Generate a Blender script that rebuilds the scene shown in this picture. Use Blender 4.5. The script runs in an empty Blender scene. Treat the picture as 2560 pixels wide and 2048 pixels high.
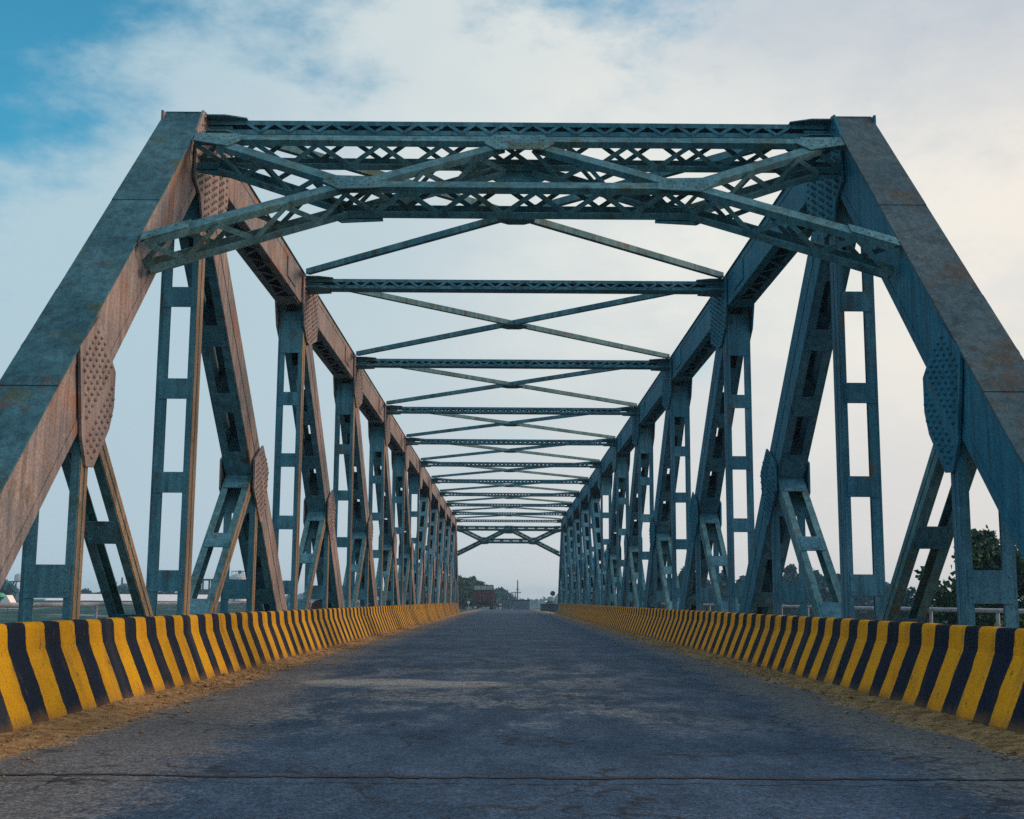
import bpy, bmesh, math, random
import numpy as np
from mathutils import Vector, Matrix
R = random.Random(7)
SC = bpy.context.scene
COL = SC.collection
V = Vector
rad = math.radians

# ------------------------------------------------------------------ mesh builder
class MB:
    def __init__(s): s.v = []; s.f = []; s.sm = []; s.mi = []; s.cur = 0
    def poly(s, pts, faces, smooth=False):
        b = len(s.v); s.v += [tuple(p) for p in pts]
        for f in faces: s.f.append([b + i for i in f]); s.sm.append(smooth); s.mi.append(s.cur)
        return s
    def obox(s, c, a, b, d):
        c, a, b, d = V(c), V(a), V(b), V(d)
        P = [c + i*a + j*b + k*d for k in (-1, 1) for j in (-1, 1) for i in (-1, 1)]
        return s.poly(P, [(0,2,3,1),(4,5,7,6),(0,1,5,4),(2,6,7,3),(0,4,6,2),(1,3,7,5)])
    def box(s, x0, x1, y0, y1, z0, z1):
        return s.obox(((x0+x1)/2,(y0+y1)/2,(z0+z1)/2), ((x1-x0)/2,0,0),(0,(y1-y0)/2,0),(0,0,(z1-z0)/2))
    def bar(s, p, q, side, w, h):
        p, q = V(p), V(q); t = (q-p); L = t.length; t.normalize()
        a = V(side); a = (a - t*a.dot(t)).normalized(); b = t.cross(a)
        return s.obox((p+q)/2, t*L/2, a*w/2, b*h/2)
    def prism(s, pts, ext):
        pts = [V(p) for p in pts]; e = V(ext); n = len(pts)
        return s.poly(pts + [p+e for p in pts], [tuple(range(n))[::-1], tuple(range(n, 2*n))] + [(i,(i+1)%n,n+(i+1)%n,n+i) for i in range(n)])
    def tube(s, pts, rs, n=8, smooth=True):
        pts = [V(p) for p in pts]
        if not hasattr(rs, '__len__'): rs = [rs]*len(pts)
        P = []; F = []
        for i, p in enumerate(pts):
            t = (pts[min(i+1, len(pts)-1)] - pts[max(i-1, 0)]).normalized()
            a = t.cross(V((0,0,1)) if abs(t.z) < .9 else V((1,0,0))).normalized(); b = t.cross(a)
            for k in range(n):
                an = 2*math.pi*k/n; P.append(p + (a*math.cos(an) + b*math.sin(an))*rs[i])
        for i in range(len(pts)-1):
            for k in range(n): F.append((i*n+k, i*n+(k+1)%n, (i+1)*n+(k+1)%n, (i+1)*n+k))
        s.poly(P, F, smooth)
        m = (len(pts)-1)*n
        return s.poly(P, [tuple(range(n))[::-1], tuple(range(m, m+n))])
    def lathe(s, c, prof, n=20, axis='z', smooth=True):
        c = V(c); P = []; F = []
        for r, h in prof:
            for k in range(n):
                a = 2*math.pi*k/n; x, y = r*math.cos(a), r*math.sin(a)
                P.append(c + (V((x,y,h)) if axis == 'z' else V((x,h,y)) if axis == 'y' else V((h,x,y))))
        for i in range(len(prof)-1):
            for k in range(n): F.append((i*n+k, i*n+(k+1)%n, (i+1)*n+(k+1)%n, (i+1)*n+k))
        s.poly(P, F, smooth)
        m = (len(prof)-1)*n
        return s.poly(P, [tuple(range(n))[::-1], tuple(range(m, m+n))])
    def dome(s, c, n, r, h, seg=6):
        c, n = V(c), V(n).normalized()
        a = n.cross(V((0,0,1)) if abs(n.z) < .9 else V((1,0,0))).normalized(); b = n.cross(a)
        P = []
        for rr, hh in ((1,0),(.8,.62)):
            for k in range(seg):
                an = 2*math.pi*k/seg; P.append(c + (a*math.cos(an)+b*math.sin(an))*r*rr + n*h*hh)
        P.append(c + n*h)
        F = [(k,(k+1)%seg,seg+(k+1)%seg,seg+k) for k in range(seg)] + [(seg+k, seg+(k+1)%seg, 2*seg) for k in range(seg)]
        return s.poly(P, F, True)

def setp(o, label=None, cat=None, group=None, kind=None):
    for k, x in (('label',label),('category',cat),('group',group),('kind',kind)):
        if x: o[k] = x
    return o
WLOC = {}
def link(o, parent, loc):
    loc = V(loc); COL.objects.link(o); WLOC[o.name] = loc
    if parent is not None:
        o.parent = parent; o.location = loc - WLOC[parent.name]
    else: o.location = loc
    return o
def build(name, mb, mat, parent=None, loc=(0,0,0), recalc=True):
    me = bpy.data.meshes.new(name); l = V(loc)
    me.from_pydata([(x-l.x, y-l.y, z-l.z) for x, y, z in mb.v], [], mb.f)
    if recalc:
        bm = bmesh.new(); bm.from_mesh(me); bmesh.ops.recalc_face_normals(bm, faces=bm.faces); bm.to_mesh(me); bm.free()
    me.polygons.foreach_set('use_smooth', mb.sm)
    if isinstance(mat, tuple):
        for m_ in mat: me.materials.append(m_)
        me.polygons.foreach_set('material_index', mb.mi)
    else: me.materials.append(mat)
    me.update()
    return link(bpy.data.objects.new(name, me), parent, loc)
def copy(o, loc, parent=None):
    c = o.copy(); return link(c, parent, loc)
def empty(name, loc, label, cat, group=None):
    o = bpy.data.objects.new(name, None); o.empty_display_size = .3
    return setp(link(o, None, loc), label, cat, group)

# ------------------------------------------------------------------ node helper
class NT:
    def __init__(s, tree): s.t = tree; s.N = tree.nodes; s.L = tree.links
    def put(s, sock, val):
        if isinstance(val, bpy.types.NodeSocket): s.L.new(val, sock)
        elif val is not None:
            if hasattr(sock.default_value, '__len__') and not hasattr(val, '__len__'): val = [val]*3
            if hasattr(val, '__len__') and len(sock.default_value) == 4 and len(val) == 3: val = tuple(val) + (1,)
            sock.default_value = val
    def n(s, typ, out=0, props=None, **ins):
        nd = s.N.new(typ)
        for k, x in (props or {}).items(): setattr(nd, k, x)
        for k, x in ins.items():
            k = k.replace('_', ' ')
            s.put(nd.inputs[int(k[1:])] if k[0] == 'i' and k[1:].isdigit() else nd.inputs[k], x)
        return nd.outputs[out]
    def m(s, op, a, b=None, c=None, clamp=False):
        nd = s.N.new('ShaderNodeMath'); nd.operation = op; nd.use_clamp = clamp
        for i, x in enumerate((a, b, c)):
            if x is not None: s.put(nd.inputs[i], x)
        return nd.outputs[0]
    def vm(s, op, a, b):
        nd = s.N.new('ShaderNodeVectorMath'); nd.operation = op
        s.put(nd.inputs[0], a); s.put(nd.inputs[1], b); return nd.outputs[0]
    def mix(s, f, a, b, blend='MIX'):
        nd = s.N.new('ShaderNodeMix'); nd.data_type = 'RGBA'; nd.blend_type = blend
        s.put(nd.inputs[0], f); s.put(nd.inputs[6], a); s.put(nd.inputs[7], b); return nd.outputs[2]
    def noise(s, vec, scale, detail=4, rough=.55, out=0):
        return s.n('ShaderNodeTexNoise', out, Vector=vec, Scale=scale, Detail=detail, Roughness=rough)
    def sm(s, x, lo, hi):
        nd = s.N.new('ShaderNodeMapRange'); nd.interpolation_type = 'SMOOTHSTEP'
        for i, q in enumerate((x, lo, hi, 0, 1)): s.put(nd.inputs[i], q)
        return nd.outputs[0]
    def xyz(s, v): 
        nd = s.N.new('ShaderNodeSeparateXYZ'); s.put(nd.inputs[0], v); return nd.outputs
    def comb(s, x, y, z): return s.n('ShaderNodeCombineXYZ', X=x, Y=y, Z=z)
def mat(name, rough=.6, metal=0, spec=None):
    m = bpy.data.materials.new(name); m.use_nodes = True; t = NT(m.node_tree)
    b = m.node_tree.nodes['Principled BSDF']; t.b = b
    b.inputs['Roughness'].default_value = rough; b.inputs['Metallic'].default_value = metal
    if spec is not None: b.inputs['Specular IOR Level'].default_value = spec
    t.pos = t.n('ShaderNodeNewGeometry'); t.mat = m
    return t
def bump(t, h, strength=.3, dist=.02):
    t.put(t.b.inputs['Normal'], t.n('ShaderNodeBump', Strength=strength, Distance=dist, Height=h))

def steel(name, c1, c2, rust=.0, moss=.0, dark=.0, rustcol=(.14,.075,.04)):
    t = mat(name, .68, 0, .12); p = t.pos
    big = t.noise(p, .9, 5, .6); mid = t.noise(p, 5, 4, .6)
    st = t.noise(t.vm('MULTIPLY', p, (7,7,.55)), 1, 4, .6)
    fine = t.noise(p, 55, 2, .7)
    col = t.mix(t.sm(big, .35, .68), c1, c2)
    col = t.mix(t.m('MULTIPLY', t.sm(st, .5, .68), .6), col, tuple(x*.55 for x in c1))
    col = t.mix(t.m('MULTIPLY', t.sm(mid, .55, .75), .35), col, tuple(min(1,x*1.45) for x in c2))
    if rust: col = t.mix(t.m('MULTIPLY', t.sm(t.m('ADD', t.m('MULTIPLY', t.noise(p, 1.7, 6, .65), .7), t.m('MULTIPLY', st, .3)), .6-rust*.2, .72-rust*.2), .8), col, rustcol)
    if moss: col = t.mix(t.m('MULTIPLY', t.sm(t.noise(p, 2.6, 5, .65), .62-moss*.2, .75-moss*.15), .7), col, (.09,.1,.045))
    runs = t.noise(t.vm('MULTIPLY', p, (13,13,.8)), 1, 4, .65)
    col = t.mix(.55, col, t.mix(t.sm(runs, .35, .65), (.62,.62,.64), (1.3,1.3,1.28)), 'MULTIPLY')
    col = t.mix(.4, col, t.mix(t.sm(fine, .3, .7), (.35,.35,.38), (1.65,1.65,1.62)), 'MULTIPLY')
    t.put(t.b.inputs['Base Color'], col)
    bump(t, t.m('ADD', t.m('MULTIPLY', mid, .5), t.m('MULTIPLY', fine, .25)), .25, .01)
    return t.mat
def plain(name, c, rough=.7, var=.35, scale=6, spec=None, metal=0):
    t = mat(name, rough, metal, spec); p = t.pos
    f = t.noise(p, scale, 5, .6)
    col = t.mix(t.sm(f, .3, .7), tuple(x*(1-var) for x in c), tuple(min(1, x*(1+var)) for x in c))
    t.put(t.b.inputs['Base Color'], col); bump(t, f, .15, .02)
    return t.mat
S1, S2 = (.065,.195,.24), (.125,.285,.335)
OCHRE = steel('sunlight_tinted_stained_steel', (.23,.19,.14), (.30,.235,.15), .45, .2, rustcol=(.26,.15,.06))  # left inner bands: golden sunlight painted into the colour, under rust and moss
STEEL = steel('painted_steel', S1, S2, .22, .15)
STEEL_R = steel('shade_tinted_steel', (.04,.15,.21), (.085,.215,.28), .12, .12)  # right-hand copy of the truss steel, blue skylight put into its colour
CH_R = steel('shade_tinted_chord_steel', (.014,.14,.21), (.032,.19,.26), .08, .12)  # right chords and gussets: cool shaded side painted in as blue
STEEL_COVER_L = steel('weathered_cover_steel', (.032,.11,.135), (.072,.18,.21), .12, .35)
STEEL_COVER_R = steel('rust_stained_cover_steel', (.05,.095,.115), (.09,.13,.14), .5, .3, rustcol=(.10,.08,.06))
STEEL_MOSS = steel('mossy_steel', (.062,.175,.205), (.125,.265,.285), .10, .5)
STEEL_CH = steel('sun_tinted_streaked_chord_steel', (.165,.185,.20), (.32,.272,.248), .5, .16, rustcol=(.27,.15,.09))  # left chords: warm low sun mixed into the base colour, plus rust streaks
GUS = steel('sun_tinted_gusset_steel', (.235,.215,.21), (.29,.255,.24), .35, .12, rustcol=(.25,.14,.09))  # left gussets carry the same painted-in sun warmth as the left chords

# ------------------------------------------------------------------ camera
cam_d = bpy.data.cameras.new('camera'); cam = bpy.data.objects.new('camera', cam_d); COL.objects.link(cam)
PIT, YAW, ROL, HC, CX = .151, .0031, .006, .9234, -.1045
cam_d.sensor_fit = 'HORIZONTAL'; cam_d.sensor_width = 36; cam_d.lens = 3136.7/2560*36
cam_d.clip_start = .05; cam_d.clip_end = 12000
Fw = V((math.sin(YAW)*math.cos(PIT), math.cos(YAW)*math.cos(PIT), math.sin(PIT)))
R0 = V((math.cos(YAW), -math.sin(YAW), 0)); U0 = R0.cross(Fw)
Rr = R0*math.cos(ROL) + U0*math.sin(ROL); Ur = U0*math.cos(ROL) - R0*math.sin(ROL)
cam.matrix_world = Matrix(((Rr.x,Ur.x,-Fw.x,CX),(Rr.y,Ur.y,-Fw.y,0),(Rr.z,Ur.z,-Fw.z,HC),(0,0,0,1)))
SC.camera = cam

# ------------------------------------------------------------------ truss geometry
L = 7.5; YN = 14.53; ZT, ZB = 6.35, -.67; XC = 3.98; NP = 10; YM = YN + 5*L
yk = lambda k: YN + k*L
mirY = lambda Y: 2*YM - Y
P3 = lambda x, p: V((x, p[0], p[1]))
bridge = empty('truss_bridge', (0, yk(-1), ZB), 'blue-grey riveted steel truss bridge spanning the road from end to end', 'bridge')

def frame2(p, q):
    t = V((q[0]-p[0], q[1]-p[1])); ln = t.length; t.normalize()
    return t, V((-t.y, t.x)), ln
def channels(mb, p, q, xc, W, D, fl=.08, th=.016, flo=None, far=None):
    """two facing channels (webs parallel to the truss plane, flanges turned inward)"""
    t, n, ln = frame2(p, q); T = V((0,t.x,t.y)); N = V((0,n.x,n.y)); c = (P3(xc,p)+P3(xc,q))/2; X = V((1,0,0))
    for s in (-1, 1):
        mb.obox(c + X*s*(W/2-th/2), T*ln/2, N*D/2, X*th/2)
        for k in (-1, 1):
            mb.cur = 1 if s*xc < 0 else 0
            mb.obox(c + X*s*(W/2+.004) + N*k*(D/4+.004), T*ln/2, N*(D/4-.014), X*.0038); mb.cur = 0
            g = far if (far and k < 0) else flo if (flo and s*xc > 0) else fl
            mb.obox(c + X*s*(W/2-th-g/2) + N*k*(D/2-th/2-.001), T*ln/2, N*th/2, X*g/2)
    return mb
def battens(p, q, d, xc, W, D, h, faces=(1,-1)):
    t, n, ln = frame2(p, q); T = V((0,t.x,t.y)); N = V((0,n.x,n.y)); mb = MB(); c = P3(xc,p) + T*d
    for k in faces:
        mb.obox(c + N*k*(D/2+.005), T*h/2, N*.006, V((W/2-.03,0,0)))
        for i in (-1, 1):
            for j in (-1, 1):
                mb.dome(c + N*k*(D/2+.0108) + T*j*h*.3 + V((i*(W/2-.06),0,0)), N*k, .014, .01, 5)
    if len(faces) > 1: mb.obox(c, T*.006, N*(D/2+.0005), V((W/2-.02,0,0)))
    return mb, c
def lacing(mb, p, q, xc, W, n_off, per, w=.05, th=.008):
    t, n, ln = frame2(p, q); T = V((0,t.x,t.y)); N = V((0,n.x,n.y)); o = P3(xc,p) + N*n_off
    k = max(1, int(ln/(per/2))); st = ln/k
    for i in range(k):
        s = 1 if i % 2 else -1
        a = o + T*(i*st) + V((s*W/2,0,0)); b = o + T*((i+1)*st) + V((-s*W/2,0,0))
        mb.bar(a + N*(.0025*s), b + N*(.0025*s), N.cross(b-a), w, th)
    return mb
BAT_SEP, BAT_REST = [], []       # (mesh, loc, parent, near?)
def add_battens(par, lst, p, q, xc, W, D, h, near, faces=(1,-1), mt=None):
    for d in lst:
        hh = h if not isinstance(d, tuple) else d[1]; dd = d if not isinstance(d, tuple) else d[0]
        mb, c = battens(p, q, dd, xc, W, D, hh, faces)
        if near: build('batten_plate', mb, STEEL if xc < 0 else STEEL_R, par, c)
        else: BAT_REST.append(mb)

# --- end posts, chords
t0, n0, l0 = frame2((yk(-1),ZB), (yk(0),ZT))
OFF_F, OFF_B = .36, .26
def endpost_shapes(s, mir):
    f = (lambda p: (mirY(p[0]), p[1])) if mir else (lambda p: p)
    A, B = V((yk(-1),ZB)), V((yk(0),ZT)); W = .42; xc = s*XC
    fr = lambda d: A + t0*d + n0*OFF_F
    bk = lambda d: A + t0*d - n0*OFF_B
    def at_z(fn, z):
        a = fn(0); b = fn(1); return a + (b-a)*((z-a.y)/(b.y-a.y))
    pf, pb = at_z(fr, 6.655), at_z(bk, 6.08)
    poly = [fr(-.3), pf, V((14.62,6.655)), V((14.62,6.08)), bk(-.3)]
    mb = MB()
    for k in (-1, 1):
        x0 = xc + k*W/2 - (.018 if k > 0 else 0)
        mb.prism([P3(x0, f(p)) for p in poly], (.018,0,0))
        # edge angles on the inner and outer web
        for off in (OFF_F-.055, -OFF_B+.055):
            a, b = A + t0*(-.3) + n0*off, A + t0*(l0-.35) + n0*off
            mb.bar(P3(xc+k*(W/2+.004), f(a)), P3(xc+k*(W/2+.004), f(b)), (1,0,0), .007, .1)
    # lacing and flange angles on the rear face
    a, b = f(A + t0*.1 - n0*(OFF_B-.012)), f(A + t0*(l0-.3) - n0*(OFF_B-.012))
    for k in (-1, 1): mb.bar(P3(xc+k*(W/2-.018-.05), a), P3(xc+k*(W/2-.018-.05), b), (1,0,0), .095, .014)
    m2 = MB(); lacing(mb, a, b, xc, W-.1, (.016 if not mir else .016)*(-1 if not mir else 1), .8)
    # cover plates along the sloping front: overlapping lengths with visible seams
    cov = MB(); d0 = -.3; segs = [2.6, 1.15, .95, 1.6, 1.9, 2.2]
    dend = (pf - fr(0)).dot(t0)
    for i, sg in enumerate(segs):
        d1 = min(d0+sg, dend) if i < len(segs)-1 else dend
        th = .016 + .005*(i % 2)
        c = f(A + t0*((d0+d1)/2) + n0*(OFF_F + th/2 + .0005)); tt = V((0, (t0.x if not mir else -t0.x), t0.y)); nn = V((0, (n0.x if not mir else -n0.x), n0.y))
        cov.obox(P3(xc,c), tt*((d1-d0)/2-.004), nn*th/2, V((W/2+.035,0,0)))
        d0 = d1
    c0 = f((pf.x-.03, 6.64)); c1 = f((14.64, 6.64))
    cov.box(xc-W/2-.03, xc+W/2+.03, min(c0[0],c1[0]), max(c0[0],c1[0]), 6.656, 6.674)
    # small splice angles on the outer edge
    for d in (4.4, 9.75):
        c = f(A + t0*d + n0*(OFF_F-.12)); tt = V((0, (t0.x if not mir else -t0.x), t0.y)); nn = V((0, (n0.x if not mir else -n0.x), n0.y))
        cov.obox(P3(xc + s*(W/2+.025), c), tt*.45, nn*.14, V((.012,0,0)))
    return mb, cov
for s in (-1, 1):
    for mir in (0, 1):
        mb, cov = endpost_shapes(s, mir); y = yk(-1) if not mir else yk(11)
        ep = build('end_post', mb, CH_R if s > 0 else STEEL_CH, bridge, (s*XC, y, ZB))
        build('cover_plate', cov, STEEL_COVER_L if s < 0 or mir else STEEL_COVER_R, ep, (s*XC, y, ZB+.5))
    # top chord
    mb = MB(); W = .42; xc = s*XC; y0, y1 = 14.62, mirY(14.62)
    for k in (-1, 1):
        xw = xc + k*(W/2-.009)
        mb.box(xw-.009, xw+.009, y0, y1, 6.08, 6.655)
        for z in (6.135, 6.60): mb.box(xc+k*(W/2+.004)-.0035, xc+k*(W/2+.004)+.0035, y0+.01, y1-.01, z-.05, z+.05)
        xf = xc + k*(W/2-.018-.05); mb.box(xf-.05, xf+.05, y0, y1, 6.082, 6.096)
    lacing(mb, (y0+.6, 6.09), (y1-.6, 6.09), xc, W-.11, -.017, .82, .055)
    for k in range(NP+1):   # tie plates by the nodes and splice plates on the inner web
        for d in (-.75, .75):
            if y0 < yk(k)+d-.3 and yk(k)+d+.3 < y1: mb.box(xc-.19, xc+.19, yk(k)+d-.28, yk(k)+d+.28, 6.058, 6.066)
        if 0 < k < NP:
            for q in (-1, 1): mb.box(xc+q*(W/2+.014)-.006, xc+q*(W/2+.014)+.006, yk(k)-1.9, yk(k)-1.1, 6.2, 6.54)
    tc = build('top_chord', mb, STEEL_CH if s < 0 else CH_R, bridge, (xc, yk(0), 6.1))
    cov = MB(); d0 = y0 + .03
    while d0 < y1-.1:
        d1 = min(d0+3.75, y1-.03); cov.box(xc-W/2-.03, xc+W/2+.03, d0+.004, d1-.004, 6.6565, 6.672); d0 = d1
    build('cover_plate', cov, STEEL_COVER_L, tc, (xc, yk(0), 6.66))
    # bottom chord
    mb = MB(); channels(mb, (yk(-1)-.3, ZB), (yk(11)+.3, ZB), xc, .42, .5)
    build('bottom_chord', mb, STEEL, bridge, (xc, yk(-1), ZB))

# --- posts, diagonals, hangers, short struts
VB = [1.12, 2.24, 3.33, 4.42, (5.62,.75)]
DB = [.95, 1.80, 2.68, (3.55,.46), 4.9, 5.75, (6.75,.5)]
for s in (-1, 1):
    xc = s*XC; SS = STEEL if s < 0 else STEEL_R
    pv, pd, ph, ps = {}, {}, {}, {}
    for k in range(NP+1):
        p, q = (yk(k), ZB-.2), (yk(k), 6.3); near = k <= 1
        if not pv:
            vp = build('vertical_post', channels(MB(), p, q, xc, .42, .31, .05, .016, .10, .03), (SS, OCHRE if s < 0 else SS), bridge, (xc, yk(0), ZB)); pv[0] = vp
        else: vp = copy(pv[0], (xc, yk(k), ZB), bridge)
        add_battens(vp, [((z[0]-p[1], z[1]) if isinstance(z, tuple) else z-p[1]) for z in VB], p, q, xc, .42, .31, .24, k <= 2, (1,))
    for k in range(NP):            # main diagonals falling towards midspan
        up = k if k < 5 else k+1; dn = k+1 if k < 5 else k
        p, q = (yk(up), 6.1), (yk(dn), -.28); key = k < 5
        if key not in pd:
            dg = build('diagonal', channels(MB(), p, q, xc, .38, .64, .09), (SS, STEEL_CH if s < 0 else CH_R), bridge, (xc, yk(up), ZT)); pd[key] = dg
        else: dg = copy(pd[key], (xc, yk(up), ZT), bridge)
        f = math.hypot(L, 6.38)/L
        add_battens(dg, [((d[0]*f, d[1]) if isinstance(d, tuple) else d*f) for d in DB], p, q, xc, .38, .64, .34, k <= 1)
    for j, (k, foot) in enumerate([(-1, 0)] + [(k, k if k < 5 else k+1) for k in range(NP)] + [(10, 10)]):
        ym, zm = yk(k)+L/2, (ZT+ZB)/2
        p, q = (ym, ZB-.2), (ym, zm-.05)
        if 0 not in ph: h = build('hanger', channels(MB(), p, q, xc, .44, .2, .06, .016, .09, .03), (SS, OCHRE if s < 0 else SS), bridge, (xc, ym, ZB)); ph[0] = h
        else: h = copy(ph[0], (xc, ym, ZB), bridge)
        near = k <= 1
        add_battens(h, [1.06-p[1], (2.35-p[1], .4)], p, q, xc, .44, .2, .28, near, (1,))
        p, q = (yk(foot), -.45), (ym, zm-.08); key = foot*L+YN < ym
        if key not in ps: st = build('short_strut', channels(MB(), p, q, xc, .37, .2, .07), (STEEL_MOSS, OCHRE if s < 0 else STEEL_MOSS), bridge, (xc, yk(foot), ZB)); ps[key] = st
        else: st = copy(ps[key], (xc, yk(foot), ZB), bridge)
        f = math.hypot(L/2, zm+.37)/(zm+.37)
        add_battens(st, [(.74+.45)*f, (1.62+.45)*f, (2.5+.45)*f], p, q, xc, .37, .2, .30, near, (1,))
rest = MB()
for m in BAT_REST: rest.poly(m.v, m.f)
rb = build('batten_plate', rest, STEEL, bridge, (0, YM, 2)); rb['kind'] = 'stuff'

# --- gusset plates
def inside(p, poly):
    c = False; n = len(poly)
    for i in range(n):
        a, b = poly[i], poly[(i+1) % n]
        if (a[1] > p[1]) != (b[1] > p[1]) and p[0] < (b[0]-a[0])*(p[1]-a[1])/(b[1]-a[1]) + a[0]: c = not c
    return c
def edge_dist(p, poly):
    best = 9
    for i in range(len(poly)):
        a, b = V(poly[i]), V(poly[(i+1) % len(poly)]); ab = b-a; t = max(0, min(1, (V(p)-a).dot(ab)/ab.length_squared)); best = min(best, (V(p)-a-ab*t).length)
    return best
def rivets(mb, poly, x, nx, dirs, pitch=.09, gap=None, r=.022):
    u, w = V(dirs[0]).normalized(), V(dirs[1]).normalized()
    for i in range(-40, 41):
        for j in range(-40, 41):
            if gap and gap(i, j): continue
            p = V(poly[0])*0 + V((sum(q[0] for q in poly)/len(poly), sum(q[1] for q in poly)/len(poly))) + u*(i*pitch) + w*(j*pitch) + (u*(pitch/2) if j % 2 else V((0,0)))
            if inside(p, poly) and edge_dist(p, poly) > .045: mb.dome((x, p.x, p.y), (nx,0,0), r, .026)
GE = [(-.35,3.03),(.09,3.38),(.63,2.98),(.63,2.66),(.53,2.44),(.15,2.05),(-.04,2.04),(-.19,2.28)]
GD = [(-.37,2.90),(.20,3.17),(.66,2.86),(.58,2.45),(.37,2.05),(.16,2.04),(-.36,2.48)]
GT = [(-.42,6.62),(-.42,6.1),(-.24,5.72),(.12,5.5),(.42,5.5),(1.25,5.75),(1.3,6.06),(1.2,6.62)]
G0 = [(-.62,6.3),(-.36,6.64),(1.0,6.64),(1.05,5.98),(.9,5.62),(.25,5.3),(-.18,5.3),(-.36,5.6),(-.62,5.72)]
def gusset(poly, s, Yc, mir, side, riv, dirs, gap=None):
    pl = [((-y if mir else y)+Yc, z) for y, z in poly]; mb = MB(); nx = -s*side
    x0 = s*(XC) + nx*.2275; 
    mb.prism([P3(x0, p) for p in pl], (nx*.026,0,0))
    if riv: rivets(mb, pl, x0+nx*.026, nx, dirs, gap=gap)
    c = (sum(p[0] for p in pl)/len(pl), sum(p[1] for p in pl)/len(pl))
    return build('gusset_plate', mb, GUS if s < 0 else CH_R, bridge, (x0, c[0], c[1]))
dU, dW = (t0.x, t0.y), (-t0.y, t0.x)
for s in (-1, 1):
    for side in (1, -1):
        gusset(GE, s, yk(-1)+L/2, 0, side, side > 0, (dU, dW), lambda i, j: j in (0,))
        gusset(GE, s, yk(10)+L/2, 1, side, 0, None)
        gusset(G0 if side > 0 else [(max(y, -.40) if z > 5 else y, z) for y, z in G0[1:-1]], s, yk(0), 0, side, side > 0, ((0,1),(1,0)), lambda i, j: j % 4 == 0)
        gusset(G0, s, yk(10), 1, side, 0, None)
        for k in range(1, NP): gusset(GT, s, yk(k), k > 5, side, side > 0 and k < 4, ((.73,-.68),(.68,.73)), lambda i, j: j % 4 == 0)
        for k in range(NP): gusset(GD, s, yk(k)+L/2, k >= 5, side, side > 0 and k < 3, ((.73,-.68),(.68,.73)), lambda i, j: j == 1)

# --- top struts and laterals
def strut_mesh(Y):
    mb = MB(); a = XC-.21; zb, zt = 6.43, 6.60; hw = .15
    for z, d in ((zt, -1), (zb, 1)):
        mb.box(-a, a, Y-hw, Y+hw, *sorted((z, z+d*.012)))
        for k in (-1, 1): mb.box(-a, a, *sorted((Y+k*hw, Y+k*(hw-.012))), *sorted((z+d*.012, z+d*.056)))
    n = int(2*(a-.5)/.17); st = 2*(a-.5)/n
    for k in (-1, 1):
        for i in range(n):
            x0, x1 = -a+.5+i*st, -a+.5+(i+1)*st; z0, z1 = (zb+.03, zt-.03) if i % 2 else (zt-.03, zb+.03)
            yy = Y + k*(hw+.006+.003*(i % 2))
            mb.bar((x0,yy,z0), (x1,yy,z1), (0,1,0), .008, .036)
    for sx in (-1, 1):      # horizontal connection plates at the ends
        mb.prism([(sx*a, Y-.30, zt+.002), (sx*(a-.28), Y-.30, zt+.002), (sx*(a-.52), Y-.2, zt+.002), (sx*(a-.52), Y+.2, zt+.002), (sx*(a-.35), Y+.5, zt+.002), (sx*a, Y+.5, zt+.002)], (0,0,.014))
        mb.prism([(sx*a, Y-.3, zb-.016), (sx*(a-.3), Y-.3, zb-.016), (sx*(a-.45), Y-.16, zb-.016), (sx*(a-.45), Y+.2, zb-.016), (sx*a, Y+.3, zb-.016)], (0,0,.014))
        mb.box(*sorted((sx*a, sx*(a-.34))), Y-hw+.02, Y+hw-.02, zb+.07, zt-.07)
    return mb
st = build('top_strut', strut_mesh(yk(0)), STEEL, bridge, (0, yk(0), 6.45))
for k in range(1, NP+1): copy(st, (0, yk(k), 6.45), bridge)
def lateral(sx, Y):
    mb = MB(); a = XC-.3; z = 6.617 if sx > 0 else 6.635
    p, q = V((-sx*a, Y+.3, z)), V((sx*a, Y+L-.3, z)); t = (q-p).normalized(); nrm = V((-t.y, t.x, 0))
    if nrm.y > 0: nrm = -nrm
    mb.bar(p + V((0,0,.05)) + nrm*.045, q + V((0,0,.05)) + nrm*.045, nrm, .012, .10)
    mb.bar(p + V((0,0,.006)), q + V((0,0,.006)), nrm, .08, .011)
    return mb
for sx in (-1, 1):
    la = build('lateral_brace', lateral(sx, yk(0)), STEEL_MOSS, bridge, (0, yk(0)+L/2, 6.6))
    for k in range(1, NP): copy(la, (0, yk(k)+L/2, 6.6), bridge)
cp = build('crossing_plate', MB().prism([(-.28,yk(0)+L/2-.12,6.6),(-.12,yk(0)+L/2-.26,6.6),(.12,yk(0)+L/2-.26,6.6),(.28,yk(0)+L/2-.12,6.6),(.28,yk(0)+L/2+.12,6.6),(.12,yk(0)+L/2+.26,6.6),(-.12,yk(0)+L/2+.26,6.6),(-.28,yk(0)+L/2+.12,6.6)], (0,0,.012)), STEEL_MOSS, bridge, (0, yk(0)+L/2, 6.56))
for k in range(1, NP): copy(cp, (0, yk(k)+L/2, 6.56), bridge)

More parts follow.
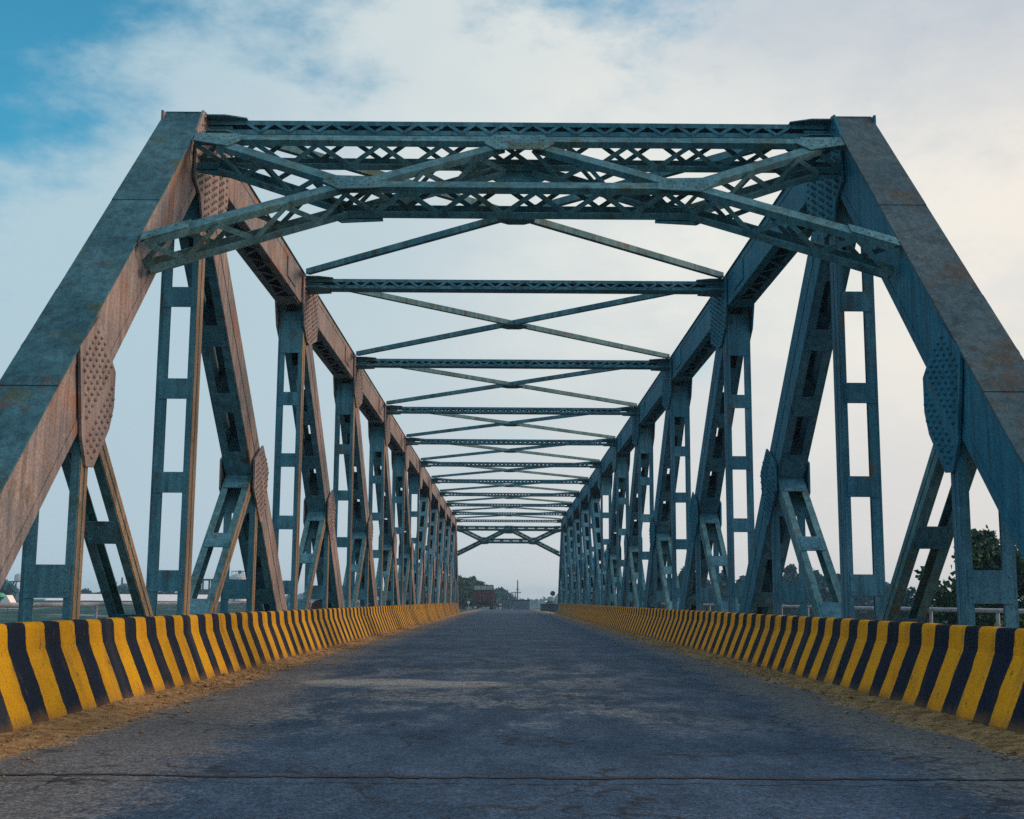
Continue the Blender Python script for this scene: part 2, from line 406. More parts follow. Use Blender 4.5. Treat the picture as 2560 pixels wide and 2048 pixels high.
# --- portal frames between the end posts
TH = math.atan2(t0.y, t0.x); PC = V((0, 14.03, 6.404))
def portal(mir):
    my = lambda p: V((p.x, mirY(p.y), p.z)) if mir else p
    pt = lambda x, sl, nn: my(PC + V((x,0,0)) + V((0, t0.x, t0.y))*sl + V((0, n0.x, n0.y))*nn)
    dp = .36
    def member(a, b, off, w1=.145, w2=.17):
        mb = MB(); A = V((a[0],a[1])); B = V((b[0],b[1])); t = (B-A); ln = t.length; t.normalize(); w = V((-t.y,t.x))
        P = lambda d, e, nn: pt((A+t*d+w*e).x, (A+t*d+w*e).y, nn)
        def slab(e0, e1, n0_, n1_):
            c = [P(d, e, nn) for nn in (n0_, n1_) for e in (e0, e1) for d in (0, ln)]
            mb.poly(c, [(0,2,3,1),(4,5,7,6),(0,1,5,4),(2,6,7,3),(0,4,6,2),(1,3,7,5)])
        for wd, nn, dr in ((w1, -off, -1), (w2, -dp-off, 1)):
            slab(-wd/2, wd/2, *sorted((nn, nn+dr*.014)))
            for k in (-1, 1):
                slab(*sorted((k*wd/2, k*(wd/2-.014))), *sorted((nn+dr*.014, nn+dr*.075)))
        n = max(2, int(round(ln/.35))); stp = ln/n
        for k in (-1, 1):
            e = k*(.075+.004)
            for i in range(n):
                lo, hi = -.05, -dp+.05
                if (i % 2 == 0) == (k > 0): lo, hi = hi, lo
                p, q = P(i*stp, e, lo), P((i+1)*stp, e, hi); sd = (P(0,1,0)-P(0,0,0))
                mb.bar(p + sd*k*.003*(i % 2), q + sd*k*.003*(i % 2), sd, .009, .055)
        return mb
    y = mirY(13.4) if mir else 13.4
    root = build('portal_frame', member((-3.72,-.36), (3.72,-.36), 0), STEEL_MOSS, bridge, (0, y, 6.1))
    build('portal_chord', member((-1.9,-1.61), (1.9,-1.61), .003), STEEL_MOSS, root, (0, y, 5.3))
    for sx in (-1, 1):
        build('portal_arm', member((sx*3.705,-2.90), (sx*1.85,-1.6), .006), STEEL_MOSS, root, (sx*2.8, y, 4.8))
        build('portal_brace', member((sx*3.4,-.50), (sx*1.85,-1.55), .009), STEEL_MOSS, root, (sx*2.6, y, 5.7))
        build('portal_brace', member((sx*.2,-.50), (sx*1.7,-1.55), .012), STEEL_MOSS, root, (sx*1, y, 5.7))
    def plate(poly, riv=True):
        mb = MB(); cx = sum(p[0] for p in poly)/len(poly); cy = sum(p[1] for p in poly)/len(poly)
        for n_a, n_b in ((.001, .013), (-dp-.03, -dp-.016)):
            a = [pt(p[0], p[1], n_a) for p in poly]; b = [pt(p[0], p[1], n_b) for p in poly]; n = len(a)
            mb.poly(a+b, [tuple(range(n)), tuple(range(n, 2*n))] + [(i,(i+1)%n,n+(i+1)%n,n+i) for i in range(n)])
        if riv and not mir:
            nv = pt(0,0,1)-pt(0,0,0)
            x0, x1 = min(p[0] for p in poly), max(p[0] for p in poly); s0, s1 = min(p[1] for p in poly), max(p[1] for p in poly)
            for i in range(int((x1-x0)/.085)+1):
                for j in range(int((s1-s0)/.075)+1):
                    q = (x0+.04+i*.085+(.04 if j % 2 else 0), s0+.03+j*.075)
                    if inside(q, poly) and edge_dist(q, poly) > .025 and (i+2*j) % 4: mb.dome(pt(q[0],q[1],.013), nv, .013, .014, 6)
        build('joint_plate', mb, STEEL_MOSS, root, (cx, y, 6))
    plate([(-.29,-.27),(.29,-.27),(.40,-.50),(.26,-.68),(-.26,-.68),(-.40,-.50)])
    for sx in (-1, 1):
        plate([(sx*x, sl) for x, sl in ((2.08,-1.42),(1.5,-1.45),(1.46,-1.72),(1.9,-1.77),(2.1,-1.58))])
        plate([(sx*x, sl) for x, sl in ((3.71,-.27),(3.25,-.28),(3.16,-.44),(3.3,-.63),(3.71,-.48))])
        plate([(sx*x, sl) for x, sl in ((3.71,-2.82),(3.71,-2.99),(3.3,-2.69),(3.3,-2.52))])
portal(0); portal(1)

# --- deck under the road, footways
CONC = plain('weathered_concrete', (.22,.22,.21), .85, .3, 3)
mb = MB(); mb.box(-3.75, 3.75, yk(-1)+.05, yk(11)-.05, -.3, -.012)
build('deck_slab', mb, CONC, bridge, (0, yk(-1), -.3))
for s in (-1, 1):
    mb = MB(); mb.box(*sorted((s*4.24, s*6.45)), yk(-1)-2, yk(11)+2, -.5, -.32)
    build('footway_slab', mb, CONC, bridge, (s*5.3, yk(-1), -.5))

# ------------------------------------------------------------------ striped barriers
def barrier_mat(phase, sgn, nm):
    t = mat(nm, .85, 0, .15); p = t.pos; x, y, z = t.xyz(p)
    wob = t.m('ADD', t.m('MULTIPLY', t.m('SUBTRACT', t.noise(p, 9, 3), .5), .04), t.m('MULTIPLY', t.m('SUBTRACT', t.noise(p, 1.3, 2), .5), .14))
    u = t.m('FRACT', t.m('DIVIDE', t.m('ADD', t.m('SUBTRACT', y, phase), wob), .69))
    stripe = t.m('MULTIPLY', t.sm(u, 0, .015), t.m('SUBTRACT', 1, t.sm(u, .505, .52)))
    dirt = t.noise(p, 3, 6, .65); fine = t.noise(p, 70, 2, .7); wear = t.noise(t.vm('MULTIPLY', p, (14,14,5)), 1, 6, .7)
    yel = t.mix(t.sm(dirt, .35, .7), (.56,.325,.005), (.46,.25,.005)) if sgn < 0 else t.mix(t.sm(dirt, .35, .7), (.88,.385,.004), (.78,.31,.004))  # yellow dimmed on the sunny left, reddened on the right to offset blue light
    fade = t.noise(t.comb(0, y, 0), 1.1, 2)
    blk = t.mix(t.sm(fade, .55, .66), (.003,.012,.030), (.02,.03,.045))
    col = t.mix(stripe, blk, yel)
    col = t.mix(t.m('MULTIPLY', t.sm(wear, .60, .68), .7), col, (.06,.055,.045))
    grime = t.noise(t.vm('MULTIPLY', p, (3,3,.8)), 1.4, 5, .65)
    col = t.mix(t.m('MULTIPLY', t.sm(grime, .5, .7), .32), col, (.065,.06,.045))
    low = t.m('SUBTRACT', 1, t.sm(t.m('ADD', z, t.m('MULTIPLY', t.m('SUBTRACT', dirt, .5), .22)), .0, .15))
    col = t.mix(t.m('MULTIPLY', low, .75), col, (.17,.105,.045))
    far = t.m('MULTIPLY', t.sm(y, 55, 95), .75 if sgn < 0 else .6)
    col = t.mix(far, col, t.mix(t.sm(dirt, .4, .6), (.15,.075,.03), (.09,.07,.035)) if sgn < 0 else (.15,.12,.055))
    col = t.mix(.5, col, t.mix(t.sm(fine, .25, .75), (.45,.45,.45), (1.45,1.45,1.45)), 'MULTIPLY')
    t.put(t.b.inputs['Base Color'], col)
    bump(t, t.m('ADD', t.m('MULTIPLY', dirt, .6), t.m('MULTIPLY', fine, .3)), .5, .012)
    return t.mat
prof = [(3.40,-.01),(3.40,.056),(3.405,.068),(3.590,.525),(3.600,.548),(3.604,.575),(3.612,.64),(3.618,.70),(3.626,.728),(3.645,.742),(3.70,.744),(3.722,.735),(3.735,.71),(3.74,.66),(3.74,-.01)]
for s, ph in ((-1, 8.62), (1, 8.97)):
    mb = MB(); ys = list(np.arange(-4, 91.5, .5)); n = len(prof); P = []; F = []
    rr = random.Random(3+s)
    for i, y in enumerate(ys):
        for (x, z) in prof: P.append((s*(x + rr.uniform(-.0015,.0015)), y, z + (rr.uniform(-.003,.003) if z > .2 else 0)))
    for i in range(len(ys)-1):
        for k in range(n-1): F.append((i*n+k, i*n+k+1, (i+1)*n+k+1, (i+1)*n+k))
    mb.poly(P, F, False); m = (len(ys)-1)*n
    mb.poly(P, [tuple(range(n)), tuple(range(m, m+n))])
    o = build('crash_barrier', mb, barrier_mat(ph, s, 'striped_barrier_paint' if s < 0 else 'striped_barrier_paint_warmed'), None, (s*3.6, -4, 0))
    setp(o, 'yellow and black striped concrete barrier left of the road, some black stripes faded grey' if s < 0 else 'yellow and black striped concrete barrier right of the road below the blue truss', 'barrier', 'striped road barriers')

# ------------------------------------------------------------------ road, sand, joint
def road_z(y):
    return float(np.interp(y, [-500,102,150,280,600,1200,4000], [0,0,-.15,-1.1,-3,-4.5,-6]))
t = mat('worn_asphalt', .85, 0, .2); p = t.pos; x, y, z = t.xyz(p)
big = t.noise(p, .55, 5, .6); str_ = t.noise(t.vm('MULTIPLY', p, (1.4,.5,1)), 1.6, 6, .65); fine = t.noise(p, 38, 3, .75); grit = t.n('ShaderNodeTexVoronoi', 0, Vector=p, Scale=42)
spk = t.noise(p, 130, 1, .5)
col = t.mix(t.sm(str_, .38, .66), (.018,.050,.092), (.044,.088,.145))
col = t.mix(t.m('MULTIPLY', t.sm(big, .5, .68), .6), col, (.016,.042,.076))
med = t.noise(p, 11, 5, .75)
dust = t.m('MULTIPLY', t.sm(t.m('ADD', str_, t.m('MULTIPLY', t.m('SUBTRACT', big, .5), .8)), .44, .62), t.m('MULTIPLY', t.m('MULTIPLY', t.sm(y, 8.3, 10.5), t.m('SUBTRACT', 1, t.sm(y, 15, 24))), t.m('SUBTRACT', 1, t.sm(t.m('ABSOLUTE', t.m('ADD', x, .5)), .8, 3.2))))
col = t.mix(t.m('MULTIPLY', t.m('MULTIPLY', dust, .75), t.sm(med, .38, .58)), col, (.185,.205,.205))
# darker tyre lanes far along
ax = t.m('ABSOLUTE', x)
edge = t.m('ADD', t.m('ADD', ax, t.m('MULTIPLY', t.m('SUBTRACT', t.noise(p, 1.1, 6, .7), .5), 1.1)), t.m('ADD', t.m('MULTIPLY', t.m('SUBTRACT', fine, .5), .5), t.m('MULTIPLY', t.m('SUBTRACT', med, .5), 1.1)))
near = t.m('SUBTRACT', 1, t.sm(y, 7, 22))
sandm = t.sm(t.m('ADD', edge, t.m('MULTIPLY', near, t.m('ADD', .15, t.m('MULTIPLY', t.m('LESS_THAN', x, 0), .1)))), 2.98, 3.2)
pale = t.m('MULTIPLY', t.sm(t.m('ADD', edge, t.m('MULTIPLY', near, t.m('ADD', .3, t.m('MULTIPLY', t.m('LESS_THAN', x, 0), .4)))), 2.3, 2.85), .62)
col = t.mix(pale, col, (.17,.155,.13))
sandm = t.m('MULTIPLY', sandm, t.sm(t.m('ADD', str_, t.m('MULTIPLY', t.m('SUBTRACT', ax, 3.0), .9)), .38, .56))
col = t.mix(t.m('MULTIPLY', sandm, .9), col, (.31,.20,.09))
# faded pale repair patch left of the middle
wx, wy, wz = t.xyz(t.n('ShaderNodeTexNoise', 1, Vector=p, Scale=.7, Detail=3))
dx = t.m('DIVIDE', t.m('ADD', t.m('ADD', x, 1.25), t.m('MULTIPLY', t.m('SUBTRACT', wx, .5), 3.2)), 1.25); dy = t.m('DIVIDE', t.m('ADD', t.m('SUBTRACT', y, 14.6), t.m('MULTIPLY', t.m('SUBTRACT', wy, .5), 4.5)), 1.3)
rr_ = t.m('ADD', t.m('ADD', t.m('MULTIPLY', dx, dx), t.m('MULTIPLY', dy, dy)), t.m('MULTIPLY', t.m('SUBTRACT', str_, .5), 2.4))
col = t.mix(t.m('MULTIPLY', t.m('SUBTRACT', 1, t.sm(t.m('ADD', rr_, t.m('MULTIPLY', t.m('SUBTRACT', med, .5), 1.2)), .25, 1.15)), .72), col, (.30,.31,.28))
cr = t.n('ShaderNodeTexVoronoi', 0, {'feature': 'DISTANCE_TO_EDGE'}, Vector=t.vm('ADD', t.vm('MULTIPLY', p, (1,.6,1)), t.n('ShaderNodeTexNoise', 1, Vector=p, Scale=2.2, Detail=5)), Scale=.75)
crm = t.m('MULTIPLY', t.m('SUBTRACT', 1, t.sm(cr, .006, .022)), t.sm(big, .42, .52))
col = t.mix(.85, col, t.mix(t.sm(med, .35, .65), (.62,.62,.64), (1.38,1.38,1.36)), 'MULTIPLY')
col = t.mix(.9, col, t.mix(t.sm(fine, .33, .67), (.35,.35,.38), (1.75,1.72,1.68)), 'MULTIPLY')
col = t.mix(t.m('MULTIPLY', t.sm(spk, .68, .75), .6), col, (.3,.29,.27))
col = t.mix(t.m('MULTIPLY', crm, .8), col, (.012,.015,.022))
pits = t.sm(t.noise(t.vm('MULTIPLY', p, (1,.8,1)), 4.2, 5, .7), .66, .70)
col = t.mix(t.m('MULTIPLY', pits, .6), col, (.016,.022,.034))
t.put(t.b.inputs['Base Color'], col)
t.put(t.b.inputs['Roughness'], t.m('ADD', .62, t.m('MULTIPLY', fine, .3)))
bump(t, t.m('ADD', t.m('MULTIPLY', fine, .8), t.m('MULTIPLY', grit, .5)), .8, .02)
ROAD = t.mat
mb = MB(); ys = list(np.arange(-30, 102, 3.0)) + [102,110,120,130,140,150,170,200,230,260,280,330,400,500,600,800,1000]
for i in range(len(ys)-1):
    a, b = ys[i], ys[i+1]; w = 3.6
    mb.poly([(-w,a,road_z(a)),(w,a,road_z(a)),(w,b,road_z(b)),(-w,b,road_z(b))], [(0,1,2,3)])
setp(build('road', mb, ROAD), kind='structure')
# expansion joint: two narrow irregular grooves filled with dark grit
JM = plain('dark_joint_filler', (.012,.013,.018), .95, .5, 30)
mb = MB(); rr = random.Random(11)
for yc, wd, amp in ((6.83, .036, .03), (6.58, .007, .045)):
    xs = np.linspace(-3.44, 3.44, 150); a = 0; pts = []
    for xx in xs: a = a*.85 + rr.uniform(-1,1)*amp*.6; pts.append((xx, yc+a, max(.002, wd*rr.uniform(.3,1.3))))
    for (x0,y0,w0),(x1,y1,w1) in zip(pts, pts[1:]):
        mb.poly([(x0,y0-w0,.004),(x1,y1-w1,.004),(x1,y1+w1,.004),(x0,y0+w0,.004)], [(0,1,2,3)])
setp(build('expansion_joint', mb, JM, recalc=False), kind='structure')
# sand and crumbs along the barriers
t = mat('dry_sand', .95, 0, .1); p = t.pos; f1 = t.noise(p, 8, 6, .7); f2 = t.noise(p, 60, 3, .7)
col = t.mix(t.sm(f1, .35, .68), (.22,.13,.06), (.50,.34,.16))
col = t.mix(.6, col, t.mix(t.sm(f2, .3, .7), (.4,.4,.4), (1.5,1.5,1.5)), 'MULTIPLY')
t.put(t.b.inputs['Base Color'], col); bump(t, t.m('ADD', f1, f2), .9, .03); SAND = t.mat
for s in (-1, 1):
    rr = random.Random(20+s); mb = MB(); ys = list(np.arange(3.5, 30, .12)) + list(np.arange(30, 91, .5)); P = []; F = []; w = .4; n = 7
    hb = .05
    for y in ys:
        tgt = float(np.interp(y, [3,8,12,20,40,91], [.42,.40,.30,.25,.21,.18]))
        w = w*.8 + .2*tgt*rr.uniform(.3,1.7); hb = hb*.85 + .15*rr.uniform(.01,.085)
        for k in range(n):
            u = k/(n-1); xx = 3.43 - u*w - (rr.uniform(-.03,.03) if k else 0)
            P.append((s*xx, y + rr.uniform(-.03,.03), .004 + hb*(1-u)**1.6 + (rr.uniform(0,.012) if 0 < k < n-1 else 0) - (.006 if k == n-1 else 0)))
    for i in range(len(ys)-1):
        for k in range(n-1): F.append((i*n+k, i*n+k+1, (i+1)*n+k+1, (i+1)*n+k))
    mb.poly(P, F, True)
    for i in range(1700):     # crumbs of dry mud
        y = 5 + 45*rr.random()**2.2; xx = 3.39 - abs(rr.gauss(0, .28)); r = rr.uniform(.005,.016)*(1.9 if rr.random() < .08 else 1)
        if xx < 1.5: continue
        c = V((s*xx, y, r*.4 + max(0, .04*(1-(3.45-xx)/.4))))
        P = [c + V((r*rr.uniform(.7,1.4)*a, r*rr.uniform(.7,1.4)*b, r*rr.uniform(.5,1)*d)) for a, b, d in ((1,0,0),(0,1,0),(-1,0,0),(0,-1,0),(0,0,1),(0,0,-1))]
        mb.poly(P, [(0,1,4),(1,2,4),(2,3,4),(3,0,4),(1,0,5),(2,1,5),(3,2,5),(0,3,5)])
    setp(build('sand_drift', mb, SAND), 'dry sand and crumbs drifted along the ' + ('left' if s < 0 else 'right') + ' barrier foot', 'sand', None, 'stuff')

# ------------------------------------------------------------------ footway railings
PIPE = plain('galvanised_pipe', (.30,.35,.40), .45, .2, 8, .5, .2)
for s in (-1, 1):
    rl = empty('pipe_railing', (s*6.2, yk(-1)-2, -.32), 'grey pipe railing outside the ' + ('left truss above the river' if s < 0 else 'right truss in front of the trees'), 'railing', 'footway railings')
    mb = MB(); mb.tube([(s*6.2, y, .83) for y in np.linspace(yk(-1)-2, yk(11)+2, 12)], .03, 10)
    build('top_rail', mb, PIPE, rl, (s*6.2, yk(-1)-2, .83))
    y0 = 16.3 - 2.57*4; po = None
    for i in range(39):
        y = y0 + i*2.57
        if po is None:
            mb = MB(); mb.tube([(s*6.2, y, -.32), (s*6.2, y, .805)], .026, 8); mb.box(s*6.2-.07, s*6.2+.07, y-.07, y+.07, -.32, -.305)
            po = build('post', mb, PIPE, rl, (s*6.2, y, -.32))
        else: copy(po, (s*6.2, y, -.32), rl)

# ------------------------------------------------------------------ terrain and water
def sstep(x, a, b):
    u = np.clip((x-a)/(b-a), 0, 1); return u*u*(3-2*u)
def ground_z(x, y):
    ax = np.abs(x)
    rz = np.interp(y, [-500,102,150,280,600,1200,4000], [0,0,-.15,-1.1,-3,-4.5,-6]) - .12
    left = np.interp(y, [-500,100,140,205,260,400,900,4000], [-2.5,-1.9,-1.0,.35,.2,-.2,-2.5,-5])
    right = np.interp(y, [-500,20,60,120,300,900,4000], [-2.4,-2.4,-2.2,-1.8,-1.5,-2.5,-5])
    side = np.where(x < 0, left, right)
    near = 1 - sstep(ax, 5, 17 - 0*ax)
    land = side*(1-near) + rz*near
    river = sstep(y, 8, 16)*(1-sstep(y, 88, 104))
    river = np.where(x > 0, river*(1-sstep(x, 6.5, 9.5)), river)
    bumps = .25*np.sin(x*.13+1.3)*np.sin(y*.09) + .12*np.sin(x*.41)*np.cos(y*.33+.6)
    return land*(1-river) + (-7.5)*river + bumps*sstep(ax, 9, 25)*(1-river)
gx = np.unique(np.concatenate([-np.geomspace(4, 4000, 60), np.geomspace(4, 4000, 60), np.linspace(-4, 4, 5), np.arange(-80,80,3.0)]))
gy = np.unique(np.concatenate([np.linspace(-400,-20,12), np.arange(-20,330,3.5), np.geomspace(330,6000,40)]))
GX, GY = np.meshgrid(gx, gy); GZ = ground_z(GX, GY)
mb = MB(); nx = len(gx)
mb.poly(np.stack([GX.ravel(),GY.ravel(),GZ.ravel()],1).tolist(), [(j*nx+i, j*nx+i+1, (j+1)*nx+i+1, (j+1)*nx+i) for j in range(len(gy)-1) for i in range(nx-1)], True)
t = mat('river_bank_soil_and_grass', .95, 0, .1); p = t.pos
a = t.noise(p, .11, 6, .65); b = t.noise(p, 1.4, 5, .7); c = t.noise(t.vm('MULTIPLY', p, (.02,.16,.1)), 1, 5, .6)
col = t.mix(t.sm(b, .35, .65), (.010,.05,.046), (.028,.085,.072))
col = t.mix(t.sm(a, .52, .62), col, (.06,.12,.115)); col = t.mix(t.m('MULTIPLY', t.sm(c, .6, .68), .8), col, (.34,.38,.38))
t.put(t.b.inputs['Base Color'], col); bump(t, b, .8, .2)
setp(build('ground', mb, t.mat, recalc=False), kind='structure')
t = mat('river_water', .12, 0, .5); t.b.inputs['Base Color'].default_value = (.05,.085,.09,1)
bump(t, t.noise(t.vm('MULTIPLY', t.pos, (1,.4,1)), 2.2, 4), .25, .1)
mb = MB(); mb.poly([(-1500,-3,-5),(60,-3,-5),(60,110,-5),(-1500,110,-5)], [(0,1,2,3)])
setp(build('river_water', mb, t.mat, recalc=False), kind='structure')
# abutments
for nm, y0, y1 in (('abutment', 4.5, 7.6), ('abutment', 96.4, 99.5)):
    mb = MB(); mb.box(-6.6, 6.6, y0, y1, -7, -.95); mb.box(-6.4, 6.4, y0, (y0+.5 if y0 < 50 else y1), -.955, -.52) if 0 else None
    if y0 > 50: mb.box(-6.2, 6.2, y1-.5, y1-.01, -.948, -.2)
    else: mb.box(-6.2, 6.2, y0+.01, y0+.5, -.948, -.2)
    setp(build(nm, mb, CONC, None, (0, (y0+y1)/2, -7)), 'concrete abutment carrying the ' + ('near' if y0 < 50 else 'far') + ' end of the truss bridge', 'abutment')

# ------------------------------------------------------------------ vegetation
def leafmat(name, c1, c2, c3):
    t = mat(name, .7, 0, .25); p = t.pos
    a = t.noise(p, .9, 3); r = t.n('ShaderNodeObjectInfo', 5)
    rnd = t.n('ShaderNodeNewGeometry', 8) if False else t.N.new('ShaderNodeNewGeometry').outputs['Random Per Island']
    col = t.mix(t.sm(a, .35, .65), c1, c2); col = t.mix(t.m('MULTIPLY', t.sm(rnd, .6, 1), .7), col, c3)
    t.put(t.b.inputs['Base Color'], col)
    t.put(t.b.inputs['Transmission Weight'], 0)
    return t.mat
LEAF_D = leafmat('dark_leaves', (.014,.055,.034), (.028,.092,.046), (.10,.17,.05))
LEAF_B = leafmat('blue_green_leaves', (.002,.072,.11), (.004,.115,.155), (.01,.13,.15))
LEAF_Y = leafmat('yellow_green_leaves', (.08,.13,.03), (.12,.17,.035), (.16,.19,.05))
BARK = plain('bark', (.055,.045,.035), .9, .4, 12)
def crown_mesh(clumps, n, size, seed, aspect=1.6):
    rg = np.random.default_rng(seed); vol = np.array([c[3]*c[4]*c[5] for c in clumps]); cnt = (n*vol**.8/(vol**.8).sum()).astype(int)+1
    vs = []; 
    for (cx,cy,cz,rx,ry,rz), m in zip(clumps, cnt):
        d = rg.normal(size=(m,3)); d /= np.linalg.norm(d,axis=1)[:,None]
        rr = .35 + .75*rg.random(m)**.6; rr *= 1 + .22*np.sin(d[:,0]*5+cx*3)*np.sin(d[:,2]*6+cz) + .1*rg.normal(size=m)
        c = np.array([cx,cy,cz]) + d*rr[:,None]*np.array([rx,ry,rz])
        u = rg.normal(size=(m,3)); u /= np.linalg.norm(u,axis=1)[:,None]; w = np.cross(u, rg.normal(size=(m,3))); w /= np.linalg.norm(w,axis=1)[:,None]
        s = size*(.6+.8*rg.random(m))[:,None]; a = u*s*aspect/2; b = w*s/2
        nn = np.cross(a, b); nn = nn/np.linalg.norm(nn,axis=1)[:,None]*s*.15
        vs.append(np.stack([c-a, c+b+nn, c+a, c-b+nn], 1).reshape(-1,3))
    vs = np.concatenate(vs); k = len(vs)//4
    mb = MB(); mb.v = vs.tolist(); mb.f = [(4*i,4*i+1,4*i+2,4*i+3) for i in range(k)]; mb.sm = [False]*k
    return mb
def tree(name, label, cat, base, clumps, n, size, lm, seed, group=None, trunk=.18, aspect=1.6):
    base = V(base); rr = random.Random(seed); root = empty(name, base, label, cat, group)
    cz = sum(c[2] for c in clumps)/len(clumps); cx = sum(c[0] for c in clumps)/len(clumps); cy = sum(c[1] for c in clumps)/len(clumps)
    fork = base.lerp(V((cx,cy,cz)), .5); fork.x = base.x*.7 + fork.x*.3; mb = MB()
    mb.tube([base - V((0,0,.3)), base.lerp(fork,.5) + V((rr.uniform(-.1,.1),0,0)), fork], [trunk, trunk*.8, trunk*.65], 8)
    for c in clumps:
        e = V((c[0],c[1],c[2]+c[5]*.35)); mb.tube([fork, fork.lerp(e,.5) + V((rr.uniform(-.2,.2),rr.uniform(-.2,.2),.15)), e], [trunk*.5, trunk*.3, trunk*.1], 6)
    build('trunk', mb, BARK, root, base)
    build('crown', crown_mesh(clumps, n, size, seed, aspect), lm, root, (cx,cy,cz), recalc=False)
    return root
def px(u, Y): return CX + (u-1270.5)/3137*(Y*.989 + .0)    # lateral position for a sight line
def pz(v, Y, u=1280): return HC + (1501 + (u-1280)*.006 - v)/3137*Y
def blob_tree(name, label, cat, us, vtop, Y, zb, n, size, lm, seed, group=None, k=7, trunk=.2, aspect=1.6):
    """a tree of k clumps spanning the given width and rising to the given height at depth Y"""
    rr = random.Random(seed); x0, x1 = px(us[0],Y), px(us[1],Y); zt = pz(vtop, Y, (us[0]+us[1])/2); w = x1-x0; h = zt-zb; cl = []
    for i in range(k):
        f = (i+.5)/k; x = x0 + w*f; top = 1 - .38*abs(2*f-1)**1.6 - rr.uniform(0,.13)
        r = w/k*rr.uniform(.85,1.35); rz = max(r*.75, h*.17)*rr.uniform(.8,1.1)
        cl.append((x, Y+rr.uniform(-.2,.2)*w, zb + h*top - rz, r, r*1.1, rz))
        cl.append((x + rr.uniform(-.1,.1)*w, Y+rr.uniform(-.25,.25)*w, zb + h*top*.55, r*1.15, r*1.2, h*.22))
        if i % 2: cl.append((x, Y+rr.uniform(-.2,.2)*w, zb + h*.28, r*1.1, r*1.1, h*.2))
    return tree(name, label, cat, ((x0+x1)/2, Y, zb), cl, n, size, lm, seed, group, trunk, aspect)
# near broad-leaved tree beyond the right railing
Yt = 33; cl = []
for (u, v, r) in ((2462,1368,.42),(2425,1405,.42),(2500,1395,.45),(2540,1420,.5),(2590,1430,.6),(2480,1440,.55),(2415,1465,.42),(2330,1440,.22),(2312,1462,.2),(2345,1478,.3),(2385,1500,.34),(2360,1530,.36),(2450,1500,.5),(2530,1490,.6),(2600,1500,.6),(2420,1560,.5),(2350,1575,.45),(2500,1560,.55),(2580,1570,.6),(2478,1345,.22),(2300,1580,.35)):
    cl.append((px(u,Yt), Yt+R.uniform(-.6,.9), pz(v,Yt,u), r, r*1.2, r))
tree('broadleaf_tree', 'dark broad-leaved tree rising behind the right railing near the right end post', 'tree', (px(2480,Yt), Yt, float(ground_z(np.array(px(2480,Yt)),np.array(Yt)))), cl, 8500, .13, LEAF_D, 5, None, .16, 1.35)
gz = lambda x, y: float(ground_z(np.array(float(x)), np.array(float(y))))
blob_tree('shrub', 'yellow-green bush at the right edge beyond the railing', 'shrub', (2505,2640), 1455, 26, gz(px(2570,26),26), 900, .11, LEAF_Y, 8, None, 5, .05)
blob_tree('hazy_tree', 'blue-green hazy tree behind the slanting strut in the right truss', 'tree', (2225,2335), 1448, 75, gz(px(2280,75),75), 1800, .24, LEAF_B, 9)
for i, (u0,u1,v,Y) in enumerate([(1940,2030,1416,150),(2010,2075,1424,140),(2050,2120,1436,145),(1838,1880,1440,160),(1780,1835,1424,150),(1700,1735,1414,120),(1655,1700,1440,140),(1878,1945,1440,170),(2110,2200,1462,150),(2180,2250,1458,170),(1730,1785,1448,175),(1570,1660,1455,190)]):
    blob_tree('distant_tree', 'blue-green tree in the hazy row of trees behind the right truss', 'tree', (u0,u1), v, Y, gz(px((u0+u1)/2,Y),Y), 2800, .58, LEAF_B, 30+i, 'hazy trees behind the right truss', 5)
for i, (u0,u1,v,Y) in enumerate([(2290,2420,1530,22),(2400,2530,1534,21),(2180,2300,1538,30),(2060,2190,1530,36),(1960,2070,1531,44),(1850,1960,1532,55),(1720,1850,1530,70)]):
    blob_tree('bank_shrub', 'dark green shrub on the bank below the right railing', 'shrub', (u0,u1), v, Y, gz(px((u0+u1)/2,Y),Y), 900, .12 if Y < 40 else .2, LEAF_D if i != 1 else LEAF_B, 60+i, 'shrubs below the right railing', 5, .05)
# trees at the far end of the road
blob_tree('roadside_tree', 'dark dense tree left of the road behind the red truck', 'tree', (1105,1224), 1436, 215, gz(px(1165,215),215)-.2, 5000, .5, LEAF_D, 81, None, 7, .3)
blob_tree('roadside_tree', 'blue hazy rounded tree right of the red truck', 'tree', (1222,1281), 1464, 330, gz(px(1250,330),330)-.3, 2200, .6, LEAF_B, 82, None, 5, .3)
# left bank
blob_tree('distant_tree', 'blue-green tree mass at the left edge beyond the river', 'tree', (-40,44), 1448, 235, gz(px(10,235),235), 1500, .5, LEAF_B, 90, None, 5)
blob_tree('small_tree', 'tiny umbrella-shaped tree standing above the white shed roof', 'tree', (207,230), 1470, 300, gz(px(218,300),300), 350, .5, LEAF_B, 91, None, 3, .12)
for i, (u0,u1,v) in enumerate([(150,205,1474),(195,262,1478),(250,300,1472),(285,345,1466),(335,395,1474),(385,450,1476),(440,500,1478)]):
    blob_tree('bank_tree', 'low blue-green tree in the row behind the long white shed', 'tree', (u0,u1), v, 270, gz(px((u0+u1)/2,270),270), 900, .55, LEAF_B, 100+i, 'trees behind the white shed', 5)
# far wood on the horizon: reads as one mass
cl = []
rr = random.Random(5)
for i in range(130):
    x = -520 + 1040*i/129; h = rr.uniform(2.5,6) + (2 if x < -100 else 0)
    cl.append((x, 780+rr.uniform(-40,40), -3+h*.5, 9, 8, h*.6))
setp(build('far_woodland', crown_mesh(cl, 9000, 2.2, 6), LEAF_B, recalc=False), 'hazy band of far trees along the horizon', 'woodland', None, 'stuff')

